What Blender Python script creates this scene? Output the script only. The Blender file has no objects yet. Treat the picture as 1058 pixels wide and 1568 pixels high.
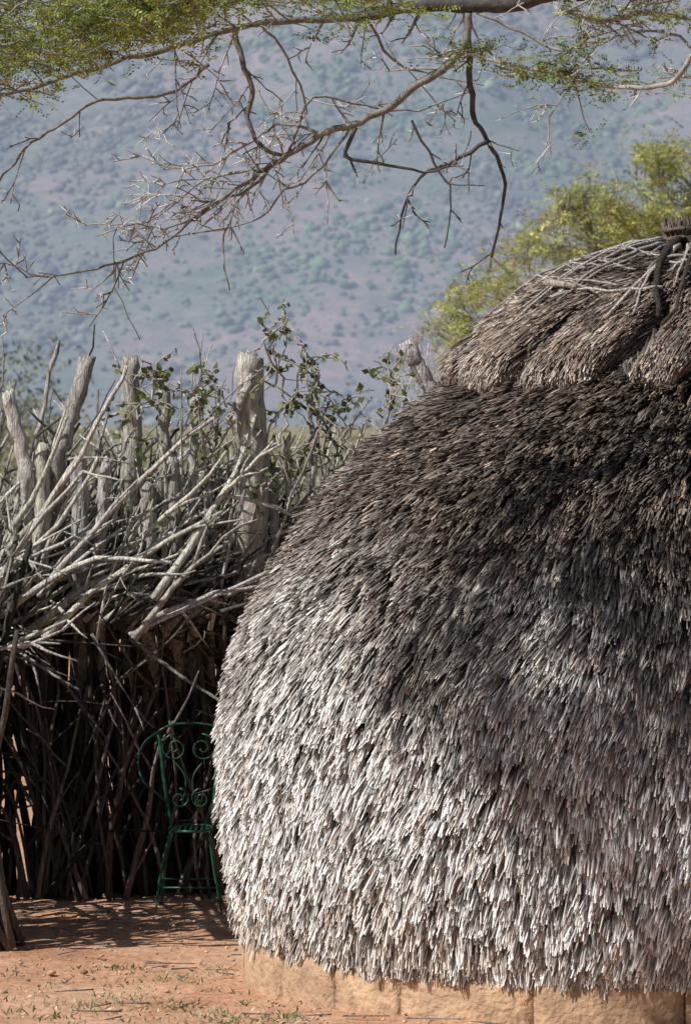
import bpy, math, numpy as np
from mathutils import Vector
rng=np.random.default_rng(7)
F=8000.0; CH=1.88
def P(x,y,d): return np.array([(x-529)*d/F, d, CH-(y-640)*d/F])
def unit(v): 
    v=np.asarray(v,float); return v/(np.linalg.norm(v)+1e-9)
def vnoise(x,y,seed=0):
    x=np.asarray(x,float);y=np.asarray(y,float)
    xi=np.floor(x);yi=np.floor(y);fx=x-xi;fy=y-yi
    fx=fx*fx*(3-2*fx);fy=fy*fy*(3-2*fy)
    def h(a,b):
        s=np.sin(a*127.1+b*311.7+seed*74.7)*43758.5453
        return s-np.floor(s)
    return (h(xi,yi)*(1-fx)+h(xi+1,yi)*fx)*(1-fy)+(h(xi,yi+1)*(1-fx)+h(xi+1,yi+1)*fx)*fy
def fbm(x,y,o=4,seed=0):
    s=0;a=.5
    for i in range(o):
        s=s+a*vnoise(x*2**i,y*2**i,seed+i); a*=.5
    return s
# ---------------------------------------------------------------- mesh helpers
def make_obj(name,V,Fc,C=None,mat=None,parent=None,smooth=False):
    V=np.asarray(V,np.float32); me=bpy.data.meshes.new(name)
    if not isinstance(Fc,list): Fc=[Fc]
    Fc=[f for f in Fc if len(f)]
    idx=np.concatenate([f.ravel() for f in Fc]).astype(np.int32)
    tot=np.concatenate([np.full(len(f),f.shape[1]) for f in Fc]).astype(np.int32)
    st=np.concatenate([[0],np.cumsum(tot)[:-1]]).astype(np.int32)
    me.vertices.add(len(V)); me.vertices.foreach_set('co',V.ravel())
    me.loops.add(len(idx)); me.loops.foreach_set('vertex_index',idx)
    me.polygons.add(len(tot)); me.polygons.foreach_set('loop_start',st); me.polygons.foreach_set('loop_total',tot)
    me.update(calc_edges=True)
    if C is not None:
        C=np.asarray(C,np.float32)
        if C.shape[1]==3: C=np.concatenate([C,np.ones((len(C),1),np.float32)],1)
        a=me.color_attributes.new('Col','FLOAT_COLOR','POINT'); a.data.foreach_set('color',C.ravel())
    if smooth: me.polygons.foreach_set('use_smooth',np.ones(len(tot),bool))
    if mat: me.materials.append(mat)
    ob=bpy.data.objects.new(name,me); bpy.context.scene.collection.objects.link(ob)
    if parent: ob.parent=parent
    return ob
def empty(name):
    e=bpy.data.objects.new(name,None); bpy.context.scene.collection.objects.link(e); return e
class MB:
    def __init__(s): s.V=[];s.Q=[];s.T=[];s.C=[];s.n=0
    def add(s,V,Q=None,T=None,C=(1,1,1)):
        V=np.asarray(V,float)
        s.V.append(V)
        if Q is not None and len(Q): s.Q.append(np.asarray(Q)+s.n)
        if T is not None and len(T): s.T.append(np.asarray(T)+s.n)
        C=np.asarray(C,float)
        if C.ndim==1: C=np.tile(C,(len(V),1))
        s.C.append(C); s.n+=len(V)
    def tube(s,pts,r0,r1=None,k=5,col=(1,1,1),cap=True,rj=0.0):
        pts=np.asarray(pts,float); n=len(pts)
        if r1 is None: r1=r0
        rad=np.linspace(r0,r1,n) if np.isscalar(r0) else np.asarray(r0)
        t=np.gradient(pts,axis=0); t/=np.linalg.norm(t,axis=1)[:,None]+1e-9
        m=np.abs(t.mean(0)); ref=np.eye(3)[int(np.argmin(m))]
        a=np.cross(t,ref); a/=np.linalg.norm(a,axis=1)[:,None]+1e-9
        b=np.cross(t,a)
        an=np.arange(k)*2*math.pi/k
        R=rad[:,None]*np.ones(k)
        if rj: R=R*(1+rng.normal(0,rj,(1,k))+rng.normal(0,rj*.5,(n,k)))
        V=pts[:,None,:]+R[:,:,None]*(np.cos(an)[None,:,None]*a[:,None,:]+np.sin(an)[None,:,None]*b[:,None,:])
        V=V.reshape(-1,3)
        i=np.arange(n-1)[:,None]*k; j=np.arange(k)[None,:]; j2=(j+1)%k
        Q=np.stack([i+j,i+j2,i+k+j2,i+k+j],-1).reshape(-1,4)
        T=[]
        if cap:
            V=np.vstack([V,pts[0],pts[-1]]); c0=n*k;c1=c0+1
            jj=np.arange(k);jk=(jj+1)%k
            T=np.vstack([np.stack([jk,jj,np.full(k,c0)],-1),np.stack([(n-1)*k+jj,(n-1)*k+jk,np.full(k,c1)],-1)])
        s.add(V,Q,T,col)
    def obj(s,name,mat,parent=None,smooth=False):
        V=np.vstack(s.V); Fc=[]
        if s.Q: Fc.append(np.vstack(s.Q))
        if s.T: Fc.append(np.vstack(s.T))
        return make_obj(name,V,Fc,np.vstack(s.C),mat,parent,smooth)
# ---------------------------------------------------------------- materials
def new_mat(name):
    m=bpy.data.materials.new(name); m.use_nodes=True; nt=m.node_tree
    b=nt.nodes['Principled BSDF']; return m,nt,b
def attr_mat(name,rough=.85,nscale=30,lo=.65,hi=1.2,bump=.3,bscale=80,stretch=(1,1,1),spec=.2,trans=0,bdist=.005):
    m,nt,b=new_mat(name); N=nt.nodes;L=nt.links
    at=N.new('ShaderNodeAttribute'); at.attribute_name='Col'
    tc=N.new('ShaderNodeTexCoord'); mp=N.new('ShaderNodeMapping'); mp.inputs['Scale'].default_value=stretch
    L.new(tc.outputs['Object'],mp.inputs['Vector'])
    no=N.new('ShaderNodeTexNoise'); no.inputs['Scale'].default_value=nscale; no.inputs['Detail'].default_value=4
    L.new(mp.outputs['Vector'],no.inputs['Vector'])
    mr=N.new('ShaderNodeMapRange'); mr.inputs['From Min'].default_value=.3; mr.inputs['From Max'].default_value=.7
    mr.inputs['To Min'].default_value=lo; mr.inputs['To Max'].default_value=hi
    L.new(no.outputs['Fac'],mr.inputs['Value'])
    vm=N.new('ShaderNodeVectorMath'); vm.operation='SCALE'
    L.new(at.outputs['Color'],vm.inputs[0]); L.new(mr.outputs['Result'],vm.inputs['Scale'])
    L.new(vm.outputs['Vector'],b.inputs['Base Color'])
    b.inputs['Roughness'].default_value=rough; b.inputs['Specular IOR Level'].default_value=spec
    if bump:
        n2=N.new('ShaderNodeTexNoise'); n2.inputs['Scale'].default_value=bscale; n2.inputs['Detail'].default_value=3
        L.new(mp.outputs['Vector'],n2.inputs['Vector'])
        bp=N.new('ShaderNodeBump'); bp.inputs['Strength'].default_value=bump; bp.inputs['Distance'].default_value=bdist
        L.new(n2.outputs['Fac'],bp.inputs['Height']); L.new(bp.outputs['Normal'],b.inputs['Normal'])
    if trans:
        out=N['Material Output']; tr=N.new('ShaderNodeBsdfTranslucent'); mx=N.new('ShaderNodeMixShader')
        L.new(vm.outputs['Vector'],tr.inputs['Color']); mx.inputs[0].default_value=trans
        L.new(b.outputs[0],mx.inputs[1]); L.new(tr.outputs[0],mx.inputs[2]); L.new(mx.outputs[0],out.inputs['Surface'])
    return m
M_straw=attr_mat('weathered_shaded_straw',rough=.42,nscale=9,lo=.85,hi=1.2,bump=0,spec=.6)
M_wood=attr_mat('weathered_wood',rough=.8,nscale=34,lo=.40,hi=1.45,bump=1,bscale=85,stretch=(3.4,3.4,.35),bdist=.014)
M_bark=attr_mat('acacia_bark',rough=.8,nscale=40,lo=.6,hi=1.3,bump=.5,bscale=120)
M_leaf=attr_mat('acacia_leaf',rough=.5,nscale=6,lo=.75,hi=1.25,bump=0,trans=.35,spec=.3)
M_soilbrick=attr_mat('mud_brick',rough=.95,nscale=14,lo=.68,hi=1.15,bump=.9,bscale=45,spec=.1,bdist=.014)
M_paint=attr_mat('green_painted_metal',rough=.35,nscale=40,lo=.6,hi=1.3,bump=.1,spec=.5)
M_stone=attr_mat('pebble_stone',rough=.95,nscale=60,bump=.4,spec=.1)
M_bush=attr_mat('bush_foliage',rough=1,nscale=.8,lo=.85,hi=1.15,bump=0,spec=0)
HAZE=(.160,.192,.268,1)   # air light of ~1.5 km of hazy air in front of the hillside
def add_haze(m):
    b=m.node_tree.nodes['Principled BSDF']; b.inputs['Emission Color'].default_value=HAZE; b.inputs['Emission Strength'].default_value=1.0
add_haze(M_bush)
# ================================================================ HUT
hut=empty('thatched_hut')
HX,HY=(1050-529)*17.5/F,17.5
prof=np.array([(.30,2.30),(.55,2.18),(.70,2.08),(.79,2.0),(.897,1.924),(1.04,1.79),(1.215,1.64),(1.368,1.42),(1.488,1.20),(1.552,.983),(1.575,.764),(1.556,.436),(1.525,.24),(1.49,.125)])
prof[:,0]-=.026
def resample(p,n=300):
    s=np.concatenate([[0],np.cumsum(np.linalg.norm(np.diff(p,axis=0),axis=1))])
    t=np.linspace(0,s[-1],n); r=np.interp(t,s,p[:,0]); z=np.interp(t,s,p[:,1])
    k=np.ones(21)/21
    rp=np.convolve(np.pad(r,10,mode='reflect',reflect_type='odd'),k,'valid'); zp=np.convolve(np.pad(z,10,mode='reflect',reflect_type='odd'),k,'valid')
    return t,rp,zp
pt,pr,pz=resample(prof)
def surf(th,s,pt,pr,pz):
    r=np.interp(s,pt,pr);z=np.interp(s,pt,pz)
    dr=np.interp(s,pt,np.gradient(pr,pt));dz=np.interp(s,pt,np.gradient(pz,pt))
    l=np.sqrt(dr*dr+dz*dz);dr/=l;dz/=l
    sn,cs=np.sin(th),np.cos(th)
    pos=np.stack([r*sn,-r*cs,z],-1)
    T=np.stack([dr*sn,-dr*cs,dz],-1)
    B=np.stack([cs,sn,0*cs],-1)
    Nn=np.stack([-dz*sn,dz*cs,dr],-1)
    return pos,T,B,Nn
def lathe(name,pt,pr,pz,n,mat,col,disp=None,parent=hut):
    th=np.linspace(0,2*math.pi,n,endpoint=False); s=pt[::4] if len(pt)>80 else pt
    TH,S=np.meshgrid(th,s); pos,T,B,Nn=surf(TH.ravel(),S.ravel(),pt,pr,pz)
    if disp is not None: pos=pos+Nn*disp(TH.ravel(),S.ravel())[:,None]
    pos=pos+np.array([HX,HY,0]); m=len(s)
    i=np.arange(m-1)[:,None]*n;j=np.arange(n)[None,:];j2=(j+1)%n
    Q=np.stack([i+j,i+n+j,i+n+j2,i+j2],-1).reshape(-1,4)
    return make_obj(name,pos,Q,np.tile(np.array(col),(len(pos),1)),mat,parent,True)
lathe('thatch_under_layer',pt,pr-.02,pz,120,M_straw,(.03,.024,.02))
def surf_lumps(th,s):
    return (fbm(th*4+20,s*3,3,3)-.45)*.035+(vnoise(th*22,s*9,13)-.5)*.010
def straw_mesh(name,cth,cs,pt,pr,pz,per,Lr,wr,lift,spread,lean,colf,lump,liftj=.6,parent=hut,leanj=.09,sj=.013):
    n=len(cth)
    th=np.repeat(cth,per);s=np.repeat(cs,per);m=len(th)
    cj=lambda sc: np.repeat(rng.normal(0,sc,n),per)
    L=np.repeat(rng.uniform(*Lr,n),per)*rng.uniform(.8,1.15,m)
    lft=np.repeat(np.clip(rng.normal(lift,lift*liftj,n),.002,None),per)+rng.normal(0,.003,m)
    ln=lean+cj(leanj)+rng.normal(0,.07,m)+ (np.repeat(vnoise(cth*4,cs*4,9),per)-.5)*.4
    offt=rng.normal(0,spread*.5,m); offr=offt*1.8+rng.normal(0,spread*.6,m)
    s2=np.clip(s+rng.normal(0,sj,m),pt[0]+.01,pt[-1]+.0)
    r=np.interp(s2,pt,pr)
    tht=th+offt/np.maximum(r,.12)
    pos,T,B,N=surf(tht,s2,pt,pr,pz)
    lm=lump(tht,s2)
    over=np.clip(s+rng.normal(0,.012,m)-pt[-1],0,None)
    tip=pos+N*(lft+lm)[:,None]+T*over[:,None]
    D=T*np.cos(ln)[:,None]+B*np.sin(ln)[:,None]
    root=tip-D*L[:,None]+B*(offr-offt)[:,None]*.6-N*(lft+.012)[:,None]
    sr=np.clip(s2-L*.98,pt[0],pt[-1]); pr_,_,_,Nr=surf(tht,sr,pt,pr,pz)
    dn=((pr_-root)*Nr).sum(1); root=root+Nr*(dn-.010+lm)[:,None]
    mid=(tip+root)/2+N*(rng.normal(.002,.002,m))[:,None]
    w=rng.uniform(*wr,m)
    tw=rng.normal(0,.6,m)
    S=B*np.cos(tw)[:,None]+N*np.sin(tw)[:,None]; U=N*np.cos(tw)[:,None]-B*np.sin(tw)[:,None]
    rows=[]
    for p,ws in ((root,.9),(mid,1.),(tip,.6)):
        rows+= [p-S*(w*ws/2)[:,None], p+U*(w*ws*.42)[:,None], p+S*(w*ws/2)[:,None]]
    V=np.stack(rows,1).reshape(-1,3)+np.array([HX,HY,0])
    base=np.arange(m)[:,None]*9
    q=[[0,3,4,1],[1,4,5,2],[3,6,7,4],[4,7,8,5]]
    Q=np.concatenate([base+np.array(k)[None,:] for k in q])
    c=colf(tip[:,2],tht,np.repeat(rng.normal(0,1,n),per),m)
    C=np.repeat(c[:,None,:],9,1).copy(); C[:,0:3]*=.18; C[:,3:6]*=.65; C[:,6:9]*=1.25  # gap shade put into the root colour, tips lightened as painted highlights
    return make_obj(name,V,Q,C.reshape(-1,3),M_straw,parent)
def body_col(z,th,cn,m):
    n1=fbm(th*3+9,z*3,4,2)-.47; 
    g=np.clip((1.33-z+n1*1.2-.24*np.sin(th+.25))/.92,0,1)  # weathering plus painted shade: straw colour darkens upward and to the right
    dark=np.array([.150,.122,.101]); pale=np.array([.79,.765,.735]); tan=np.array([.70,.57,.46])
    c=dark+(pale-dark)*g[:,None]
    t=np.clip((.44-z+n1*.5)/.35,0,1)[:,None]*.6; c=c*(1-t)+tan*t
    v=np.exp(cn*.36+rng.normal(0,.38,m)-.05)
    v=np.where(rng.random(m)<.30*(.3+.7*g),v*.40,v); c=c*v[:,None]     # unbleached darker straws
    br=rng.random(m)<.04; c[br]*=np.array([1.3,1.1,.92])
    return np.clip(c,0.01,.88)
ncl=40000
w=pr/pr.sum(); cs=np.interp(rng.random(ncl),np.cumsum(w),pt)+0; cth=rng.uniform(-math.pi,math.pi,ncl)
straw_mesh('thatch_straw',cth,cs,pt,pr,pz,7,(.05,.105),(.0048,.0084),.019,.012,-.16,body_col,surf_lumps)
nb=2600
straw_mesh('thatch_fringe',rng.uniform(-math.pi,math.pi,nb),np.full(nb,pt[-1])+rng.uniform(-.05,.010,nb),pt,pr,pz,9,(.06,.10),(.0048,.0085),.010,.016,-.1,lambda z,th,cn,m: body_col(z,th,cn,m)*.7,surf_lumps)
# cap
cp=np.array([(.02,2.455),(.15,2.440),(.285,2.405),(.48,2.335),(.57,2.28),(.68,2.20),(.755,2.13),(.815,2.07),(.835,2.02),(.80,1.955)]); cp[:,0]-=.008
ct,cr,cz=resample(cp,160)
folds=[(-15,.15,3.0),(-41,.07,2.4),(4,.08,3.0),(-66,.03,4),(-85,.05,5),(40,.09,4),(75,.08,5),(120,.08,5),(160,.08,5),(-120,.08,5),(-150,.08,5)]
def cap_lump(th,s):
    d=(fbm(th*4+3,s*3,3,5)-.45)*.06
    f=np.clip(s/ct[-1],0,1)
    for a,dep,wd in folds:
        dd=np.degrees(th)-a-(.75-f)*34; dd=(dd+180)%360-180
        d=d-dep*np.exp(-(dd/wd)**2)*np.clip((f-.50)/.35,0,1)
    d=d+.015*np.exp(-((f-.90)/.09)**2)
    return d
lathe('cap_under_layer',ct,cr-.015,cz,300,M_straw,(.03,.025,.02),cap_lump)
def cap_col(z,th,cn,m):
    c=np.tile(np.array([.215,.172,.142]),(m,1))*np.exp(cn*.28+rng.normal(0,.45,m))[:,None]
    b=rng.random(m)<.10; c[b]=c[b]*np.array([1.9,1.75,1.6]); return np.clip(c,.01,.6)
nc=9500; w=cr/cr.sum()
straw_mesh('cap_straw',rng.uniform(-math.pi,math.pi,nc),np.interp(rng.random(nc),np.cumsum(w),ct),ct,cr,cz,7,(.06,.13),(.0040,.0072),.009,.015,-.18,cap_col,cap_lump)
nc=2400
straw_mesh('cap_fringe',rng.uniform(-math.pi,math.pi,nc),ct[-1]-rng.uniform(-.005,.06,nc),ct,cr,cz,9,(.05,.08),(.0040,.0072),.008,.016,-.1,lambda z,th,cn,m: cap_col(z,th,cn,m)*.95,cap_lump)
mb=MB()
def capstick(th0,s0,th1,s1,r,col,lift=.03,n=11,wob=.012):
    t=np.linspace(0,1,n); th=np.radians(th0+(th1-th0)*t)+rng.normal(0,wob,n); s=s0+(s1-s0)*t
    pos,T,B,N=surf(th,np.clip(s,ct[0],ct[-1]),ct,cr,cz)
    lm=cap_lump(th,s); lm=np.convolve(np.pad(lm,3,mode='edge'),np.ones(7)/7,'valid')
    pts=pos+N*(np.maximum(lm,-.02)+lift+rng.normal(0,.003,n))[:,None]+np.array([HX,HY,0])
    mb.tube(pts,r,r*.6,6,col,rj=.08); return pts
SM=ct[-1]
for a in list(np.arange(-150,150,7.)):
    a+=rng.uniform(-3,3); g=rng.uniform(.45,.78)
    capstick(a,rng.uniform(.05,.14)*SM,a-rng.uniform(-4,14),rng.uniform(.42,.76)*SM,rng.uniform(.004,.0075),(g,g*.93,g*.86),lift=rng.uniform(.020,.030),wob=.008)
for i in range(44):
    a=rng.uniform(-150,150); s0=rng.uniform(.22,.60)*SM; g=rng.uniform(.35,.66)
    capstick(a,s0,a+rng.uniform(15,40)*rng.choice([-1,1]),s0+rng.uniform(-.10,.10)*SM,rng.uniform(.0035,.006),(g,g*.93,g*.85),lift=.027,wob=.01)
capstick(-20,.06*SM,-12,.70*SM,.014,(.07,.055,.045),lift=.036)
capstick(5,.05*SM,-9,.75*SM,.010,(.09,.07,.055),lift=.034)
capstick(-62,.52*SM,-42,.57*SM,.016,(.5,.43,.36),lift=.030)
mb.obj('cap_tie_sticks',M_wood,hut)
mb=MB()
for i in range(70):
    a=rng.uniform(0,6.28);q=rng.uniform(0,.05)
    b=np.array([HX+q*math.cos(a)-.01,HY+q*math.sin(a),2.42]); t=b+np.array([math.cos(a)*.02-.005,math.sin(a)*.02,rng.uniform(.10,.135)])
    mb.tube([b,(b+t)/2+rng.normal(0,.003,3),t],.007,.005,5,np.array([.15,.12,.10])*rng.uniform(.6,1.6))
for z in (2.48,2.51):
    an=np.linspace(0,6.28,20); mb.tube(np.stack([HX-.01+.066*np.cos(an),HY+.066*np.sin(an),z+.004*np.sin(an*3)],-1),.008,.008,5,(.2,.16,.12))
mb.obj('apex_knob',M_wood,hut)
# plinth
mb=MB()
def brick(a0,a1,r0,r1,z0,z1,col,n=12):
    nz=6; a=np.linspace(a0,a1,n); z=np.linspace(z0,z1,nz); V=[]
    for rr in (r1,r0):
        for zz in z:
            for k,aa in enumerate(a):
                e=0
                if k in(0,n-1): e-=.005
                if zz==z[0] or zz==z[-1]: e-=.006
                rj=rr+(e+(fbm(aa*14,zz*20,3,4)-.45)*.025 if rr==r1 else 0)
                V.append([HX+rj*math.sin(aa),HY-rj*math.cos(aa),zz+((vnoise(aa*20,1.,2)-.5)*.012 if zz==z[-1] else 0)])
    Q=[];m=n*nz
    for i in range(nz-1):
        for j in range(n-1):
            Q.append([i*n+j,i*n+j+1,(i+1)*n+j+1,(i+1)*n+j]); Q.append([m+i*n+j,m+(i+1)*n+j,m+(i+1)*n+j+1,m+i*n+j+1])
        Q.append([i*n,(i+1)*n,m+(i+1)*n,m+i*n]); Q.append([i*n+n-1,m+i*n+n-1,m+(i+1)*n+n-1,(i+1)*n+n-1])
    for j in range(n-1): Q.append([(nz-1)*n+j,(nz-1)*n+j+1,m+(nz-1)*n+j+1,m+(nz-1)*n+j])
    mb.add(V,Q,None,col)
a=-math.pi
while a<math.pi-.05:
    w_=rng.uniform(.18,.36); a1=min(a+w_,math.pi)
    brick(a,a1-.0022,1.36,1.482+rng.normal(0,.005),-.05,.150+rng.normal(0,.003),np.array([.54,.37,.24])*rng.uniform(.85,1.05)); a=a1
an=np.linspace(-math.pi,math.pi,120)
V=[];
for z in (-.05,.13):
    V+= [[HX+1.466*math.sin(t),HY-1.466*math.cos(t),z] for t in an]
mb.add(V,[[i,i+1,120+i+1,120+i] for i in range(119)],None,(.30,.18,.11))
mb.obj('mud_brick_plinth',M_soilbrick,hut)
# ================================================================ branch helpers
def walk(start,d,L,n,wob,bias=(0,0,0)):
    p=[np.asarray(start,float)];d=unit(d);b=np.array(bias)
    for i in range(n):
        d=unit(d+rng.normal(0,wob,3)+b); p.append(p[-1]+d*L/n)
    return np.array(p)
def smooth_poly(pts,sub=3,jit=0):
    pts=np.array(pts); n=len(pts); tt=np.linspace(0,n-1,(n-1)*sub+1)
    out=[]
    for x in tt:
        i=min(int(x),n-2);u=x-i
        p0=pts[max(i-1,0)];p1=pts[i];p2=pts[i+1];p3=pts[min(i+2,n-1)]
        out.append(.5*((2*p1)+(-p0+p2)*u+(2*p0-5*p1+4*p2-p3)*u*u+(-p0+3*p1-3*p2+p3)*u**3))
    out=np.array(out)
    if jit: out[1:-1]+=rng.normal(0,jit,out[1:-1].shape)
    return out
def dead_branch(mb,start,d,L,r,level,col,wob=.11,kmin=1,kmax=3):
    n=max(3,int(L/.11)); pts=walk(start,d,L,n,wob)
    mb.tube(pts,r,max(r*.4,.0025),5 if r<.012 else 7,col,rj=.06)
    if level>0:
        for _ in range(rng.integers(kmin,kmax+1)):
            i=rng.integers(max(1,n//4),n+1); t=unit(pts[i]-pts[i-1])
            dd=unit(t+rng.normal(0,.55,3))
            dead_branch(mb,pts[i],dd,L*rng.uniform(.25,.5),r*rng.uniform(.4,.65),level-1,np.asarray(col)*rng.uniform(.8,1.15),wob*1.2,kmin,kmax)
# ================================================================ FENCE
fence=empty('stick_fence')
mb=MB()
def wcol(lo,hi): 
    g=rng.uniform(lo,hi); return np.array([g,g*rng.uniform(.91,.99),g*rng.uniform(.80,.92)])
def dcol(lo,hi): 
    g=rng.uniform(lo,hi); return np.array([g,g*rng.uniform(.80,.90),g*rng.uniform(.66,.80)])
FY=20.6
for layer,(dy,num) in enumerate([(0,180),(.08,160),(.16,150),(.24,150)]):
    for i in range(num):
        x=rng.uniform(-1.75,3.6); h=rng.uniform(1.15,1.5)
        b=np.array([x,FY+dy+rng.normal(0,.03),-.05]); d=np.array([rng.normal(0,.07),rng.normal(0,.03),1])
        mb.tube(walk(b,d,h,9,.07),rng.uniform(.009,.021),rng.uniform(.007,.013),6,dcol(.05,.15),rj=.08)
for i in range(80):
    x=rng.uniform(-1.6,.3); b=np.array([x,FY-.10+rng.normal(0,.06),-.03])
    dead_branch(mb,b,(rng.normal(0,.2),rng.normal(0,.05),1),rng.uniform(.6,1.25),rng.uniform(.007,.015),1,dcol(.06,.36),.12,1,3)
sx=lambda y: -1.47+(20.6-y)*.105-.12
for layer in range(3):
    for i in range(60):
        y=rng.uniform(18.35,20.7); b=np.array([sx(y)-layer*.08+rng.normal(0,.02),y,-.05])
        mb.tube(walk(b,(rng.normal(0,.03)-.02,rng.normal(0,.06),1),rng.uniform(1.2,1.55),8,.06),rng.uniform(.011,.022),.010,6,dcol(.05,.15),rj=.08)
for i in range(26):
    b=P(rng.uniform(-70,34),1450,18.35+rng.uniform(0,.6)); b[2]=0.0
    mb.tube(walk(b,(rng.uniform(-.7,-.2),rng.normal(0,.1),1),rng.uniform(.35,1.0),6,.07),rng.uniform(.008,.015),.006,6,dcol(.06,.22),rj=.08)
mb.obj('upright_sticks',M_wood,fence)
mb=MB()
for z in (1.19,1.23,1.16,.80,.42,1.26):
    for k in range(3 if z>1 else 1):
        x=-1.8+rng.uniform(0,.3)
        while x<3.4:
            L=rng.uniform(.9,1.8); dy=.32 if z<1 else rng.uniform(-.16,-.03)
            mb.tube(walk((x,FY+dy,z+rng.normal(0,.02)),(1,rng.normal(0,.03),rng.normal(0,.05)),L,9,.07),rng.uniform(.008,.015),.006,6,dcol(.08,.2),rj=.08); x+=L*.8
for z in (1.1,1.15,.7):
    for k in range(3):
        mb.tube(walk((sx(18.3)+.03,18.3,z+rng.normal(0,.02)),(-.105,1,0),2.3,12,.03),.016,.01,6,dcol(.1,.2))
mb.obj('cross_rails',M_wood,fence)
mb=MB()
def brush(n,xr,dr,zr,ang,asd,Lr,rr,cr,lvl,ysd=.22):
    for i in range(n):
        dd=rng.uniform(*dr); x=rng.uniform(*xr)
        st=np.array([x,dd,rng.uniform(*zr)]); a=math.radians(rng.normal(ang,asd))
        dead_branch(mb,st,(math.cos(a),rng.normal(0,ysd),math.sin(a)),rng.uniform(*Lr),rng.uniform(*rr),lvl,wcol(*cr))
brush(150,(-1.75,.2),(20.45,21.0),(1.0,1.35),57,20,(.35,.80),(.006,.014),(.08,.40),1)
brush(100,(-1.75,.2),(20.2,20.7),(1.0,1.38),54,18,(.30,.75),(.008,.015),(.40,.88),1)
brush(80,(-1.7,.5),(20.3,20.9),(1.0,1.4),112,28,(.25,.55),(.005,.011),(.15,.75),1)
brush(36,(-1.7,-.7),(20.0,20.7),(.98,1.25),48,14,(.5,.9),(.010,.018),(.55,.88),2)
brush(30,(-1.2,.3),(20.2,20.6),(1.0,1.25),62,10,(.6,.95),(.004,.008),(.35,.75),2)
brush(50,(-1.7,.1),(20.05,20.5),(1.02,1.25),20,40,(.3,.7),(.005,.012),(.08,.5),1)
brush(40,(-1.75,.1),(20.0,20.35),(1.0,1.18),35,45,(.2,.5),(.005,.012),(.04,.15),1)
brush(45,(.3,3.4),(20.3,20.9),(1.0,1.3),60,35,(.4,.8),(.007,.014),(.25,.5),1)
for i in range(60):
    y=rng.uniform(18.9,20.6); a=math.radians(rng.normal(52,28))
    st=(sx(y)+rng.uniform(-.25,.06),y,rng.uniform(.95,1.15))
    dead_branch(mb,st,(math.cos(a)*.5,rng.normal(0,.45),math.sin(a)),rng.uniform(.2,.45),rng.uniform(.007,.015),1,wcol(.25,.85))
for p in [((240,945),(330,908),(395,898),(440,880)),((130,830),(250,700),(345,628)),((0,880),(90,800),(150,700)),((300,835),(340,760),(450,790)),((60,800),(150,650),(195,560)),((10,870),(70,780),(120,700))]:
    mb.tube(smooth_poly([P(x,y,20.12) for x,y in p],3,.004),.012,.007,6,(.75,.70,.63),rj=.06)
mb.obj('brush_branches',M_wood,fence)
mb=MB()
def post(p0,p1,wpx,d=20.4,g=.45,down=0,n=9):
    a=P(*p0,d);b=P(*p1,d)
    t=np.linspace(0,1,n+4)[:,None]; pts=a+(b-a)*t; pts[1:-1]+=rng.normal(0,.0035,(len(pts)-2,3)); pts[1:-1,0]+=np.sin(t[1:-1,0]*rng.uniform(3,6))*.006
    if down:
        foot=np.array([a[0]-(b[0]-a[0])*.4,21.0,-.1]); e=np.array([a+(foot-a)*u+np.array([0,.10*math.sin(u*3.14),0]) for u in (1,.75,.5,.25)])
        pts=np.vstack([e,pts])
    r=wpx/2*d/F; rad=r*(1.12-.2*np.linspace(0,1,len(pts)))*(1+rng.normal(0,.03,len(pts)))
    k=16
    mb.tube(pts,rad,None,k,wcol(g*.9,g*1.1),rj=.09)
    V=mb.V[-1]; m=len(pts)*k; dirv=unit(b-a); V[m-k:m]+=dirv*rng.normal(0,.016,(k,1)); V[-1]+=dirv*.012
for q in [((88,700),(136,550),26,1,.42),((200,740),(202,550),27,1,.5),((385,800),(384,547),46,1,.68),((44,740),(14,606),20,1,.75),((62,830),(70,684),22,1,.65),
          ((248,740),(250,598),20,1,.4),((292,790),(300,612),15,1,.5),((660,600),(622,528),25,1,.6),((50,690),(90,530),7,0,.5),((440,760),(442,670),9,0,.6),
          ((122,850),(122,700),24,1,.5),((225,850),(225,740),26,1,.6),((418,850),(418,720),14,1,.5),((478,740),(476,610),9,1,.5),((320,850),(318,720),12,1,.5),
          ((150,840),(165,710),18,1,.65),((268,850),(262,700),22,1,.55),((375,870),(375,800),20,0,.6)]:
    post(q[0],q[1],q[2],d=20.32 if q[2]!=46 else 20.26,g=q[4],down=q[3])
post((350,650),(384,582),13,20.2,.65)
for x in np.arange(1.0,3.5,.5): post((529+x*F/20.5,900),(529+x*F/20.5+rng.uniform(-20,20),600+rng.uniform(-30,60)),25,20.5,.45,1)
mb.obj('fence_posts',M_wood,fence)
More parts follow.
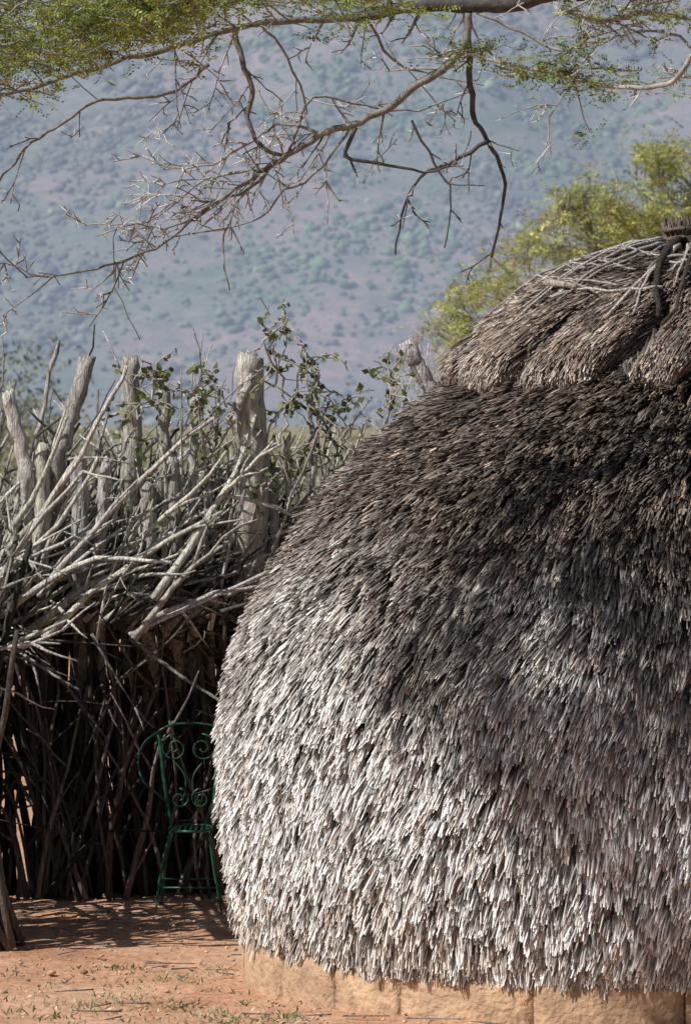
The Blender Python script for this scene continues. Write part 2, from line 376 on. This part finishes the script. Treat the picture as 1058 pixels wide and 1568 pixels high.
# ================================================================ leaves
def leaf_quads(mb,c,d,nrm,l,w,col):
    c=np.asarray(c);m=len(c)
    d=d/np.linalg.norm(d,axis=1)[:,None]; s=np.cross(d,nrm); s/=np.linalg.norm(s,axis=1)[:,None]+1e-9
    l=np.broadcast_to(l,(m,))[:,None];w=np.broadcast_to(w,(m,))[:,None]
    V=np.stack([c,c+d*l*.45+s*w*.5,c+d*l,c+d*l*.45-s*w*.5],1).reshape(-1,3)
    Q=np.arange(m*4).reshape(m,4); mb.add(V,Q,None,np.repeat(col,4,0))
def sprays(mb,cent,per,R,leafl,leafw,col0,var=.3):
    cent=np.asarray(cent); n=len(cent)
    dr=rng.normal(0,1,(n,3)); dr[:,2]*=.5; dr/=np.linalg.norm(dr,axis=1)[:,None]
    up=rng.normal(0,.5,(n,3))+[0,0,1]; sd=np.cross(dr,up); sd/=np.linalg.norm(sd,axis=1)[:,None]
    t=np.tile(np.linspace(.1,1,per),n); sg=np.tile(np.where(np.arange(per)%2,1,-1),n)
    C=np.repeat(cent,per,0)+np.repeat(dr,per,0)*(t*R)[:,None]
    D=np.repeat(sd,per,0)*sg[:,None]+np.repeat(dr,per,0)*.5+rng.normal(0,.15,(n*per,3))
    N=np.repeat(up,per,0)+rng.normal(0,.4,(n*per,3))
    col=np.tile(np.array(col0),(n,1))*np.exp(rng.normal(0,var,(n,1))); col[:,0]*=1+rng.uniform(-.1,.35,n)
    leaf_quads(mb,C,D,N,leafl*rng.uniform(.7,1.3,n*per),leafw,np.repeat(col,per,0))
cl=empty('climbing_plant'); ms=MB(); ml=MB()
vines=[((430,680),(440,600),(405,520),(430,490),(470,530)),((500,700),(495,600),(470,540),(440,500)),((400,760),(430,660),(470,560),(490,555)),
       ((215,640),(240,580),(215,545)),((300,700),(310,620),(330,600),(360,650)),((540,690),(500,620),(520,600),(560,625)),((590,640),(605,600),(610,570)),((190,700),(215,620),(220,575),(255,600)),((350,840),(400,760),(470,700),(540,650)),((330,640),(300,600),(320,570)),((450,640),(425,560),(415,500),(440,487))]
for v in vines:
    pts=smooth_poly([P(x+rng.normal(0,4),y,20.2+rng.normal(0,.06)) for x,y in v],5,.012)
    ms.tube(pts,.005,.0025,4,(.42,.38,.33))
    for k in range(12):
        i=rng.integers(2,len(pts)); q=walk(pts[i],rng.normal(0,1,3),rng.uniform(.06,.2),5,.4); ms.tube(q,.003,.002,4,(.42,.38,.33))
        for p in q[1:]:
            if rng.random()<.5:
                m=rng.integers(1,3); g=rng.uniform(.6,1.8)
                leaf_quads(ml,np.tile(p,(m,1)),rng.normal(0,1,(m,3))+[0,0,-.4],rng.normal(0,1,(m,3)),rng.uniform(.025,.042),rng.uniform(.02,.032),np.tile(np.array([.13,.155,.06])*g,(m,1)))
for i in range(80):
    p=P(rng.uniform(180,560),rng.uniform(620,800),rng.uniform(20.1,20.5))
    m=3; leaf_quads(ml,p+rng.normal(0,.03,(m,3)),rng.normal(0,1,(m,3)),rng.normal(0,1,(m,3)),.03,.022,np.tile(np.array([.12,.145,.06])*rng.uniform(.6,1.6),(m,1)))
ms.obj('stems',M_bark,cl); ml.obj('leaves',M_leaf,cl)
# ================================================================ CHAIR
mb=MB(); g=(.014,.080,.042)
S=1/396.; cx,cy=-.60,20.05
def CP(x,y,dy=0): return np.array([(x-529)*20.15/F,cy+dy,(1388-y)*S])
def ct_(pts,r=.006,sub=4): mb.tube(smooth_poly(pts,sub),r,r,6,g)
ct_([CP(243,1122,.1),CP(252,1200,.08),CP(264,1270,.05)],.007)
ct_([CP(334,1118,.1),CP(330,1200,.08),CP(325,1262,.05)],.007)
ct_([CP(243,1122,.1),CP(262,1113,.1),CP(290,1110,.1),CP(318,1112,.1),CP(334,1118,.1)],.0045)
ct_([CP(245,1122,.1),CP(225,1135,0),CP(215,1160,-.1),CP(222,1190,-.15),CP(240,1208,-.12),CP(258,1228,0)],.0045)
ct_([CP(334,1122,.1),CP(352,1135,0),CP(362,1160,-.1),CP(354,1190,-.15),CP(340,1208,-.12),CP(326,1228,0)],.0045)
def spiral(cx_,cy_,r0,turns,sg,dy=.09):
    t=np.linspace(0,1,26); a=t*turns*2*math.pi*sg+math.pi/2; r=r0*(1-.85*t)
    mb.tube(np.array([CP(cx_+r_*math.cos(a_),cy_-r_*math.sin(a_),dy) for r_,a_ in zip(r,a)]),.0035,.003,5,g)
spiral(268,1148,22,1.7,1);spiral(310,1148,22,1.7,-1);spiral(275,1225,16,1.5,-1,.07);spiral(308,1225,16,1.5,1,.07)
ct_([CP(268,1170,.09),CP(285,1195,.08),CP(278,1240,.07)],.003);ct_([CP(310,1170,.09),CP(295,1195,.08),CP(302,1240,.07)],.003)
an=np.linspace(0,2*math.pi,30)
mb.tube(np.array([CP(295+33*math.cos(a_),1264,-.12+.17*math.sin(a_)) for a_ in an]),.006,.006,6,g)
for k in range(-3,4):
    w_=.17*math.sqrt(1-(k/4)**2); mb.tube([CP(295+33*k/4,1264,-.12-w_),CP(295+33*k/4,1264,-.12+w_)],.004,.004,5,g)
for x0,x1,d0,d1 in ((268,246,.05,.1),(322,340,.05,.1),(266,244,-.25,-.32),(324,344,-.25,-.32)):
    ct_([CP(x0,1264,d0),CP((x0+x1)/2-3,1320,(d0+d1)/2),CP(x1,1387,d1)],.005)
for d_ in (.08,-.29): mb.tube([CP(250,1348,d_),CP(336,1348,d_)],.004,.004,5,g)
mb.tube([CP(250,1348,.08),CP(250,1348,-.29)],.004,.004,5,g);mb.tube([CP(336,1348,.08),CP(336,1348,-.29)],.004,.004,5,g)
mb.obj('garden_chair',M_paint)
# ================================================================ ACACIA (foreground)
tree=empty('acacia_tree'); mt=MB(); mlf=MB(); tips=[]
def bc(g=None):
    g=rng.uniform(.18,.36) if g is None else g
    return np.array([g,g*.98,g*.94])
def twigs(pts,r0,r1,level,dens,Lr,col,leafy=0):
    n=len(pts); seg=np.linalg.norm(np.diff(pts,axis=0),axis=1); tot=seg.sum()
    cnt=int(tot*dens*rng.uniform(.8,1.2))+1
    for _ in range(cnt):
        i=rng.integers(1,n); u=rng.random(); p=pts[i-1]*(1-u)+pts[i]*u; t=unit(pts[i]-pts[i-1])
        side=rng.normal(0,1,3); side[1]*=.6; side-=side.dot(t)*t; d=unit(t*rng.uniform(.4,1.2)+unit(side)*.8+np.array([0,0,-.06]))
        L=rng.uniform(*Lr); rr=max(min(r0,r1+ (r0-r1)*(1-i/n))*.5,.0022)
        q=walk(p,d,L,max(3,int(L/.06)),.13)
        mt.tube(q,rr,.0016,4,col*rng.uniform(.7,2.1),cap=False)
        if leafy and rng.random()<leafy: tips.extend(q[1:])
        if level>0: twigs(q,rr,.0015,level-1,dens*1.1,(Lr[0]*.4,Lr[1]*.45),col,leafy)
        for k in range(2):
            if rng.random()<.5:
                j=rng.integers(1,len(q)); mt.tube([q[j],q[j]+unit(rng.normal(0,1,3))*rng.uniform(.02,.045)],.0016,.0005,3,(.7,.69,.66),cap=False)
def limb(px,d0,d1,r0,r1,level=2,dens=9,Lr=(.08,.3),leafy=0,col=None,jit=.003):
    n=len(px); pts=[P(x,y,d0+(d1-d0)*i/(n-1)) for i,(x,y) in enumerate(px)]
    pts=smooth_poly(pts,4,jit); col=bc() if col is None else col
    mt.tube(pts,r0,r1,8,col,rj=.06); twigs(pts,r0*.6,r1,level,dens,Lr,col,leafy); return pts
dk=np.array([.085,.080,.075])
trunk=smooth_poly([(3.5,14.6,-.1),(3.35,14.7,.9),(3.05,14.9,1.9),(2.6,15.3,2.8),(1.9,15.8,3.25),tuple(P(860,-15,16))],5,.01)
mt.tube(trunk,.17,.04,12,dk,rj=.06)
mt.tube(smooth_poly([(3.05,14.9,1.9),(3.5,14.5,2.9),(4.3,14.2,3.7),(5.2,14,4.1)],5,.01),.10,.03,10,dk)
limb([(860,-15),(780,8),(700,8),(620,14),(540,28)],16,16,.028,.014,1,8,(.08,.2),.15,dk)
limb([(540,28),(430,36),(350,45),(250,78),(180,95),(100,120),(0,150),(-120,170)],16,15.6,.012,.004,2,13,(.1,.32),.25)
limb([(715,20),(712,60),(690,95),(640,130),(590,168),(540,190),(490,207),(440,238),(400,262)],16,16,.013,.008,2,10,(.08,.26),0,np.array([.22,.21,.19]))
limb([(400,262),(360,292),(290,340),(240,380),(175,405),(120,418),(40,425)],16,15.8,.006,.002,2,15,(.06,.26))
limb([(360,45),(372,95),(385,140),(380,182),(398,222),(440,240)],16,16,.009,.006,2,10,(.08,.26),0,np.array([.17,.16,.15]))
limb([(398,262),(330,270),(280,300),(225,340),(130,345)],16,16.2,.005,.002,2,15,(.06,.26))
limb([(320,100),(270,140),(210,150),(150,155),(100,190),(50,222),(0,278)],16,15.7,.006,.003,2,9,(.06,.2))
limb([(715,55),(722,130),(725,180),(745,215),(770,270),(766,330),(752,395)],16,16.2,.010,.0035,2,8,(.05,.16),0,dk)
limb([(745,218),(690,250),(650,265),(620,310),(605,390)],16,16.1,.007,.0025,2,8,(.05,.14),0,dk)
limb([(545,195),(530,240),(580,250),(650,264),(700,250)],16,16,.007,.003,1,8,(.05,.14),0,dk)
limb([(630,185),(665,250),(690,300),(680,380)],16,16,.0045,.002,1,9,(.04,.12),0,dk)
limb([(400,262),(365,310),(342,375),(352,445)],16,16,.0045,.002,1,8,(.04,.12))
limb([(440,238),(480,150),(560,165),(640,170),(720,140)],16,16.2,.0045,.002,2,9,(.05,.2))
limb([(540,190),(480,270),(440,290),(400,330),(350,350)],16,16,.0045,.002,2,11,(.05,.2))
limb([(440,235),(380,290),(330,310),(270,345),(200,350)],16,15.9,.005,.002,2,15,(.05,.25))
limb([(400,40),(440,90),(470,170),(430,200)],16,16.3,.005,.002,2,10,(.06,.24))
limb([(560,30),(600,90),(640,110),(700,100)],16,16.3,.005,.002,2,10,(.06,.24))
limb([(490,207),(440,190),(400,205),(330,250),(250,260)],16,16.1,.005,.002,2,13,(.06,.24))
limb([(240,380),(180,350),(178,440),(215,520)],16,16,.0022,.0014,1,5,(.04,.12))
limb([(1120,40),(1058,90),(1030,125),(980,136),(900,127),(830,110),(760,95),(680,75)],15.2,15.5,.010,.003,1,9,(.05,.13),.45)
limb([(860,10),(920,30),(1000,20),(1100,40)],15.8,15.6,.012,.006,2,14,(.06,.2),.1)
limb([(730,20),(800,50),(860,80),(900,60),(960,40)],16,15.8,.006,.003,2,12,(.06,.2),.05)
limb([(1100,-20),(1000,5),(930,-5),(850,25)],15.5,15.8,.008,.003,2,12,(.06,.22),.25)
limb([(1110,150),(1040,60),(960,50),(900,90),(840,180)],15.6,16,.006,.002,2,10,(.06,.2),.05)
crown=[]
for i in range(10):
    a=rng.uniform(0,6.28); st=np.array([rng.uniform(1.0,3.6),rng.uniform(14.6,16.4),rng.uniform(3.45,3.7)])
    q=walk(st,(math.cos(a)+.2,math.sin(a)*.7,.12),rng.uniform(.8,1.6),12,.16); mt.tube(q,.014,.003,5,bc())
    for j in range(2,13):
        for _ in range(3):
            s_=walk(q[j],rng.normal(0,1,3)*[1,1,.5]+[0,0,.2],rng.uniform(.12,.4),5,.25); 
            if s_[:,2].min()>CH+655*s_[0,1]/F: mt.tube(s_,.003,.001,4,bc(),cap=False); crown.extend(s_[1:])
crown=np.array(crown); crown=crown[rng.permutation(len(crown))]
sprays(mlf,crown+rng.normal(0,.03,(len(crown),3)),10,.06,.015,.008,(.11,.16,.04))
tips=np.array(tips); tips=tips[rng.random(len(tips))<.6]
sprays(mlf,tips+rng.normal(0,.015,(len(tips),3)),9,.045,.012,.006,(.15,.20,.05))
cc=[]
for i in range(235):
    x=rng.uniform(-140,350); lim=150-.42*max(x,0)+22*math.sin(x*.05)
    y=-12+(lim+12)*rng.random()**.85; cc.append(P(x,y,rng.uniform(14.7,15.6)))
for i in range(26): cc.append(P(rng.uniform(300,660),rng.uniform(-12,16),rng.uniform(15.0,15.7)))
for i in range(18): cc.append(P(rng.uniform(900,1120),rng.uniform(-30,22),rng.uniform(15.2,16)))
for i in range(16): 
    x=rng.uniform(700,1058); cc.append(P(x,85+(x-700)*.12+rng.normal(0,5),15.4))
for c in cc:
    q=walk(c-np.array([.08,0,0]),(rng.normal(.6,.5),rng.normal(0,.5),rng.normal(.1,.2)),rng.uniform(.12,.24),5,.2); mt.tube(q,.003,.0014,4,bc(),cap=False)
    k=rng.integers(15,32); pp=q[rng.integers(0,6,k)]+rng.normal(0,.026,(k,3))*[1.3,1.3,.6]
    sprays(mlf,pp,9,.045,.013,.0065,np.array([.20,.265,.065])*rng.uniform(.55,1.4))
mt.obj('trunk_and_branches',M_bark,tree); mlf.obj('foliage',M_leaf,tree)
# ================================================================ ACACIA behind the hut
tree2=empty('acacia_tree'); mt=MB(); mlf=MB(); D2=38.
base=np.array([(1230-529)*D2/F,D2,-.1]); fork=np.array([(1200-529)*D2/F,D2,1.3])
mt.tube(smooth_poly([base,(base+fork)/2+[.05,0,0],fork],4,.01),.13,.09,10,(.16,.14,.12))
lp=[]
ex=(np.array([600,640,700,760,820,880,950,1060,1200,1400,1500])-529)*D2/F; ez=CH-(np.array([570,510,445,395,355,300,260,235,210,250,330])-640)*D2/F
def T2(st,tgt,r,lv):
    n=8; t=np.linspace(0,1,n+1)[:,None]; L=np.linalg.norm(tgt-st)
    q=st+(tgt-st)*t+np.cumsum(rng.normal(0,L*.018,(n+1,3)),0)+np.array([0,0,1])*np.sin(t*3.14)*L*.03
    q[:,2]=np.minimum(q[:,2],np.interp(q[:,0],ex,ez)+rng.normal(0,.08,n+1))
    mt.tube(q,r,r*.3,5,(.30,.28,.24)); 
    if lv<=1: lp.extend(q[3:])
    if lv>0:
        for _ in range(9 if lv>1 else 6):
            i=rng.integers(3,n+1); dd=unit(q[i]-q[i-1])+rng.normal(0,.55,3); Lc=L*rng.uniform(.12,.26) if lv>1 else L*rng.uniform(.35,.6)
            T2(q[i],q[i]+unit(dd)*Lc,r*.4,lv-1)
for tx,ty in [(690,590),(670,530),(690,500),(720,470),(750,450),(770,420),(810,390),(850,350),(890,340),(890,300),(940,275),(985,255),(1040,240),(1010,290),(950,340),(1120,220),(1200,210),(1280,230),(1380,270),(1460,340),(830,450),(890,390),(980,350),(1060,300),(1100,290),(1050,270),(920,310)]:
    tgt=P(tx+18,ty+12,D2+rng.uniform(-1,1)); T2(fork+rng.normal(0,.05,3),tgt,.022,2)
lp=np.array(lp); pn=fbm(lp[:,0]*3.4,lp[:,2]*4.4,3,77); lp=lp[rng.random(len(lp))<np.clip((pn-.28)*4.5,.15,1)]
cl_=np.repeat(lp,2,0); cl_=cl_+rng.normal(0,.05,cl_.shape)
sprays(mlf,cl_,8,.10,.032,.014,(.33,.39,.13),.32)
mt.obj('trunk_and_branches',M_bark,tree2); mlf.obj('foliage',M_leaf,tree2)
# ================================================================ scrub behind the fence
def shrub(ms,ml,c,h,wd,nst,col,leafn=6,ls=.05,wcol_=(.42,.39,.35)):
    pts=[]
    for i in range(nst):
        a=rng.uniform(0,6.28); q=walk(c,(math.cos(a)*wd/h,math.sin(a)*wd/h,1),h*rng.uniform(.7,1.05),7,.15); ms.tube(q,.012*h/2,.004,4,wcol_,cap=False)
        for j in range(2,8):
            for _ in range(3):
                s_=walk(q[j],unit(rng.normal(0,1,3)+[0,0,.4]),h*rng.uniform(.1,.28),4,.25); ms.tube(s_,.004,.002,3,wcol_,cap=False); pts.extend(s_[1:])
    pts=np.array(pts); m=int(len(pts)*leafn); p=pts[rng.integers(0,len(pts),m)]+rng.normal(0,ls*1.2,(m,3))
    leaf_quads(ml,p,rng.normal(0,1,(m,3)),rng.normal(0,1,(m,3)),ls,ls*.5,np.tile(np.array(col),(m,1))*np.exp(rng.normal(0,.3,(m,1))))
ms=MB();ml=MB()
for i in range(24):
    d=rng.uniform(23,34); x=rng.uniform(-2.2,2.4)*d/20; c=np.array([x,d,0])
    shrub(ms,ml,c,rng.uniform(1.1,1.55),rng.uniform(.5,.8),8,np.array([.28,.28,.15]),rng.choice([.2,.6,1.2]),.03)
for i in range(70):
    d=rng.uniform(45,140); x=rng.uniform(-.10,.12)*d; hh=CH+rng.uniform(-.35,.15)*d/100
    shrub(ms,ml,np.array([x,d,0]),max(1.2,hh-.12+rng.uniform(0,.28)),1.6,6,np.array([.31,.30,.20])*rng.uniform(.7,1.2),2.4,.10)
for x,d,h in ((-5.9,85,2.7),(-6.8,90,3.1),(5,110,3)): shrub(ms,ml,np.array([x,d,0]),h,2,12,(.21,.23,.16),4,.13)
sc=empty('scrub_bushes'); ms.obj('stems',M_bark,sc); ml.obj('leaves',M_leaf,sc)
# ================================================================ GROUND
xs=np.concatenate([-np.geomspace(4000,3,40),np.linspace(-2.8,3.2,260),np.geomspace(3.4,4000,40)])
ys=np.concatenate([np.linspace(-60,15,20),np.linspace(15.3,22,300),np.geomspace(22.2,6000,60)])
X,Y=np.meshgrid(xs,ys); Z=(fbm(X*2,Y*2,3,1)-.45)*.03+(fbm(X*12,Y*12,4,8)-.45)*.03
Z*=np.clip((60-Y)/30,0,1)
nx,ny=len(xs),len(ys); i=np.arange(ny-1)[:,None]*nx;j=np.arange(nx-1)[None,:]
Q=np.stack([i+j,i+j+1,i+nx+j+1,i+nx+j],-1).reshape(-1,4)
m,nt,b=new_mat('red_soil'); N=nt.nodes;L=nt.links
tc=N.new('ShaderNodeTexCoord')
def noise(sc,det=6,rough=.6):
    n=N.new('ShaderNodeTexNoise');n.inputs['Scale'].default_value=sc;n.inputs['Detail'].default_value=det;n.inputs['Roughness'].default_value=rough;L.new(tc.outputs['Object'],n.inputs['Vector']);return n
def ramp(src,stops):
    r=N.new('ShaderNodeValToRGB'); e=r.color_ramp.elements
    e[0].position,e[0].color=stops[0][0],(*stops[0][1],1);e[1].position,e[1].color=stops[-1][0],(*stops[-1][1],1)
    for p,c in stops[1:-1]:
        x=e.new(p);x.color=(*c,1)
    L.new(src,r.inputs[0]);return r
def mix(f,a,b_,bt='MIX'):
    mx=N.new('ShaderNodeMix');mx.data_type='RGBA';mx.blend_type=bt
    if isinstance(f,(int,float)): mx.inputs[0].default_value=f
    else: L.new(f,mx.inputs[0])
    for k,v in ((6,a),(7,b_)):
        if isinstance(v,tuple): mx.inputs[k].default_value=(*v,1)
        else: L.new(v,mx.inputs[k])
    return mx.outputs[2]
r1=ramp(noise(1.6).outputs['Fac'],[(.3,(.46,.24,.145)),(.5,(.64,.37,.235)),(.7,(.74,.48,.33))])
r2=ramp(noise(30,6,.75).outputs['Fac'],[(.34,(.55,.49,.47)),(.52,(1,1,1)),(.68,(1.25,1.2,1.15))])
c1=mix(.9,r1.outputs[0],r2.outputs[0],'MULTIPLY')
sep=N.new('ShaderNodeSeparateXYZ');L.new(tc.outputs['Object'],sep.inputs[0])
mr=N.new('ShaderNodeMapRange');mr.inputs[1].default_value=30;mr.inputs[2].default_value=80;L.new(sep.outputs['Y'],mr.inputs[0])
r3=ramp(noise(.05).outputs['Fac'],[(.35,(.20,.19,.12)),(.65,(.33,.29,.2))])
L.new(mix(mr.outputs[0],c1,r3.outputs[0]),b.inputs['Base Color']); b.inputs['Roughness'].default_value=.95;b.inputs['Specular IOR Level'].default_value=.1
bp=N.new('ShaderNodeBump');bp.inputs['Strength'].default_value=.8;bp.inputs['Distance'].default_value=.02;L.new(noise(50,6,.75).outputs['Fac'],bp.inputs['Height']);L.new(bp.outputs[0],b.inputs['Normal'])
make_obj('ground',np.stack([X.ravel(),Y.ravel(),Z.ravel()],-1),Q,None,m,None,True)
mb=MB()
ico=np.array([(0,0,1),(.9,0,.3),(.28,.85,.3),(-.72,.53,.3),(-.72,-.53,.3),(.28,-.85,.3),(.72,.53,-.4),(-.28,.85,-.4),(-.9,0,-.4),(-.28,-.85,-.4),(.72,-.53,-.4),(0,0,-1)])
icoF=np.array([(0,1,2),(0,2,3),(0,3,4),(0,4,5),(0,5,1),(1,6,2),(2,7,3),(3,8,4),(4,9,5),(5,10,1),(6,7,2),(7,8,3),(8,9,4),(9,10,5),(10,6,1),(11,7,6),(11,8,7),(11,9,8),(11,10,9),(11,6,10)])
for i in range(1800):
    s_=rng.uniform(.003,.010)*(2 if rng.random()<.04 else 1); x=rng.uniform(-1.5,2.5);y=rng.uniform(15.6,20.5)
    mb.add(ico*s_*rng.uniform(.7,1.2,(12,3))*[1,1,.6]+[x,y,s_*.3+rng.uniform(-.004,.01)],None,icoF,np.array([.46,.30,.20])*rng.uniform(.5,1.6))
mb.obj('pebbles',M_stone)
mb=MB()
def tuft(x,y,n,h,spr,col):
    p=np.stack([x+rng.normal(0,spr,n),y+rng.normal(0,spr*1.5,n),np.full(n,-.004)],-1)
    d=rng.normal(0,.8,(n,3));d[:,2]=rng.uniform(.3,1.0,n)
    leaf_quads(mb,p,d,rng.normal(0,1,(n,3)),h*rng.uniform(.5,1.2,n),.006,np.tile(np.array(col),(n,1))*np.exp(rng.normal(0,.3,(n,1))))
for i in range(120):
    x=P(rng.uniform(-60,460),0,17)[0]; y=rng.uniform(15.9,17.9); green=rng.random()<.45
    tuft(x,y,rng.integers(4,16),rng.uniform(.02,.04),rng.uniform(.015,.05),(.15,.17,.06) if green else (.50,.42,.28))
for cxp,yp in ((285,1500),(240,1508),(20,1530),(190,1530),(330,1552),(40,1552),(120,1545),(430,1560)):
    d=CH*F/(yp-640); 
    for k in range(5): tuft((cxp-529)*d/F+rng.normal(0,.06),d+rng.normal(0,.10),16,.035,.04,(.17,.20,.08) if k%2 else (.50,.44,.30))
mb.obj('grass',M_leaf)
mb=MB()
for i in range(200):
    x=rng.uniform(-1.45,2);y=rng.uniform(16,20.5); q=walk((x,y,.01),rng.normal(0,1,3)*[1,1,.02],rng.uniform(.04,.18),3,.15); q[:,2]=.012+rng.uniform(0,.004); mb.tube(q,.003,.0015,4,wcol(.2,.6))
mb.obj('twig_litter',M_wood)
# ================================================================ HILL
xs=np.linspace(-1400,1400,220); t=np.linspace(0,1,160); ys=900+1900*t
X,Y=np.meshgrid(xs,ys)
def hz(X,Y):
    u=np.clip((Y-1100-120*(fbm(X/260,Y*0+.3,3,31)-.5))/1300,0,1.2)
    return 470*u**1.12+ (fbm(X/140+5,Y/240,4,11)-.47)*75*np.clip(u*5,0,1)+(fbm(X/30,Y/40,3,15)-.45)*8*np.clip(u*8,0,1)-3*(u<=0)
Z=hz(X,Y); nx,ny=len(xs),len(ys); i=np.arange(ny-1)[:,None]*nx;j=np.arange(nx-1)[None,:]
Q=np.stack([i+j,i+j+1,i+nx+j+1,i+nx+j],-1).reshape(-1,4)
m,nt,b=new_mat('hazy_hillside'); N=nt.nodes;L=nt.links; tc=N.new('ShaderNodeTexCoord')
a=ramp(noise(.014,4).outputs['Fac'],[(.38,(.085,.102,.075)),(.5,(.115,.113,.098)),(.62,(.150,.122,.118))])
b2=ramp(noise(.45,5,.8).outputs['Fac'],[(.38,(.70,.78,.76)),(.5,(.95,.97,.98)),(.62,(1.25,1.16,1.12))])
b3=ramp(noise(.09,5,.7).outputs['Fac'],[(.38,(.74,.86,.82)),(.6,(1.18,1.08,1.05))])
L.new(mix(1.,mix(.9,a.outputs[0],b2.outputs[0],'MULTIPLY'),b3.outputs[0],'MULTIPLY'),b.inputs['Base Color']);b.inputs['Roughness'].default_value=1;b.inputs['Specular IOR Level'].default_value=0
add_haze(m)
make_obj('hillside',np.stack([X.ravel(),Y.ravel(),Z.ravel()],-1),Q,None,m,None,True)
n=90000; bx=rng.uniform(-230,230,n); by=rng.uniform(1060,1900,n); 
dens=fbm(bx/18,by/30,4,41); keep=rng.random(n)<np.clip((dens-.34)*4.5,.12,1); bx=bx[keep];by=by[keep];n=len(bx); bz=hz(bx,by)
s_=np.clip(np.exp(rng.normal(-.30,.42,n)),.3,2.2); J=rng.uniform(.6,1.35,(n,12,1))
V=(ico[None]*J*s_[:,None,None]*[1.,1.,.85]+np.stack([bx,by,bz+s_*.25],-1)[:,None,:]).reshape(-1,3)
T=(icoF[None]+np.arange(n)[:,None,None]*12).reshape(-1,3)
gz=fbm(bx/70+3,by/120,4,51)
k_=np.clip((gz-.42)/.12,0,1)[:,None]
col=(np.array([.080,.110,.062])*k_+np.array([.095,.094,.076])*(1-k_))*np.exp(rng.normal(0,.25,(n,1)))
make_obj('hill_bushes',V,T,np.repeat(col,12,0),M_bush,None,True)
# ================================================================ LIGHT, SKY, CAMERA
el=math.radians(48); az=math.radians(27)
Ld=Vector((-math.cos(az)*math.cos(el),-math.sin(az)*math.cos(el),math.sin(el)))
sl=bpy.data.lights.new('sun','SUN'); sl.energy=5; sl.angle=math.radians(.53); sl.color=(1,.972,.925)
so=bpy.data.objects.new('sun',sl); bpy.context.scene.collection.objects.link(so); so.rotation_euler=Ld.to_track_quat('Z','Y').to_euler()
w=bpy.data.worlds.new('World'); bpy.context.scene.world=w; w.use_nodes=True; nt=w.node_tree
sk=nt.nodes.new('ShaderNodeTexSky'); sk.sky_type='NISHITA'; sk.sun_disc=False; sk.sun_elevation=el; sk.sun_rotation=math.atan2(Ld.x,Ld.y)
nt.links.new(sk.outputs[0],nt.nodes['Background'].inputs[0]); nt.nodes['Background'].inputs[1].default_value=.055
cam=bpy.data.cameras.new('camera'); co=bpy.data.objects.new('camera',cam); bpy.context.scene.collection.objects.link(co)
co.location=(0,0,CH); co.rotation_euler=(math.radians(90)-math.atan(144/F),0,0)
cam.sensor_fit='VERTICAL'; cam.sensor_height=36; cam.lens=36*F/1568; cam.clip_start=.5; cam.clip_end=20000
cam.dof.use_dof=True; cam.dof.focus_distance=17.3; cam.dof.aperture_fstop=14
sc_=bpy.context.scene; sc_.camera=co
sc_.view_settings.view_transform='Standard'; sc_.view_settings.look='None'; sc_.view_settings.exposure=0
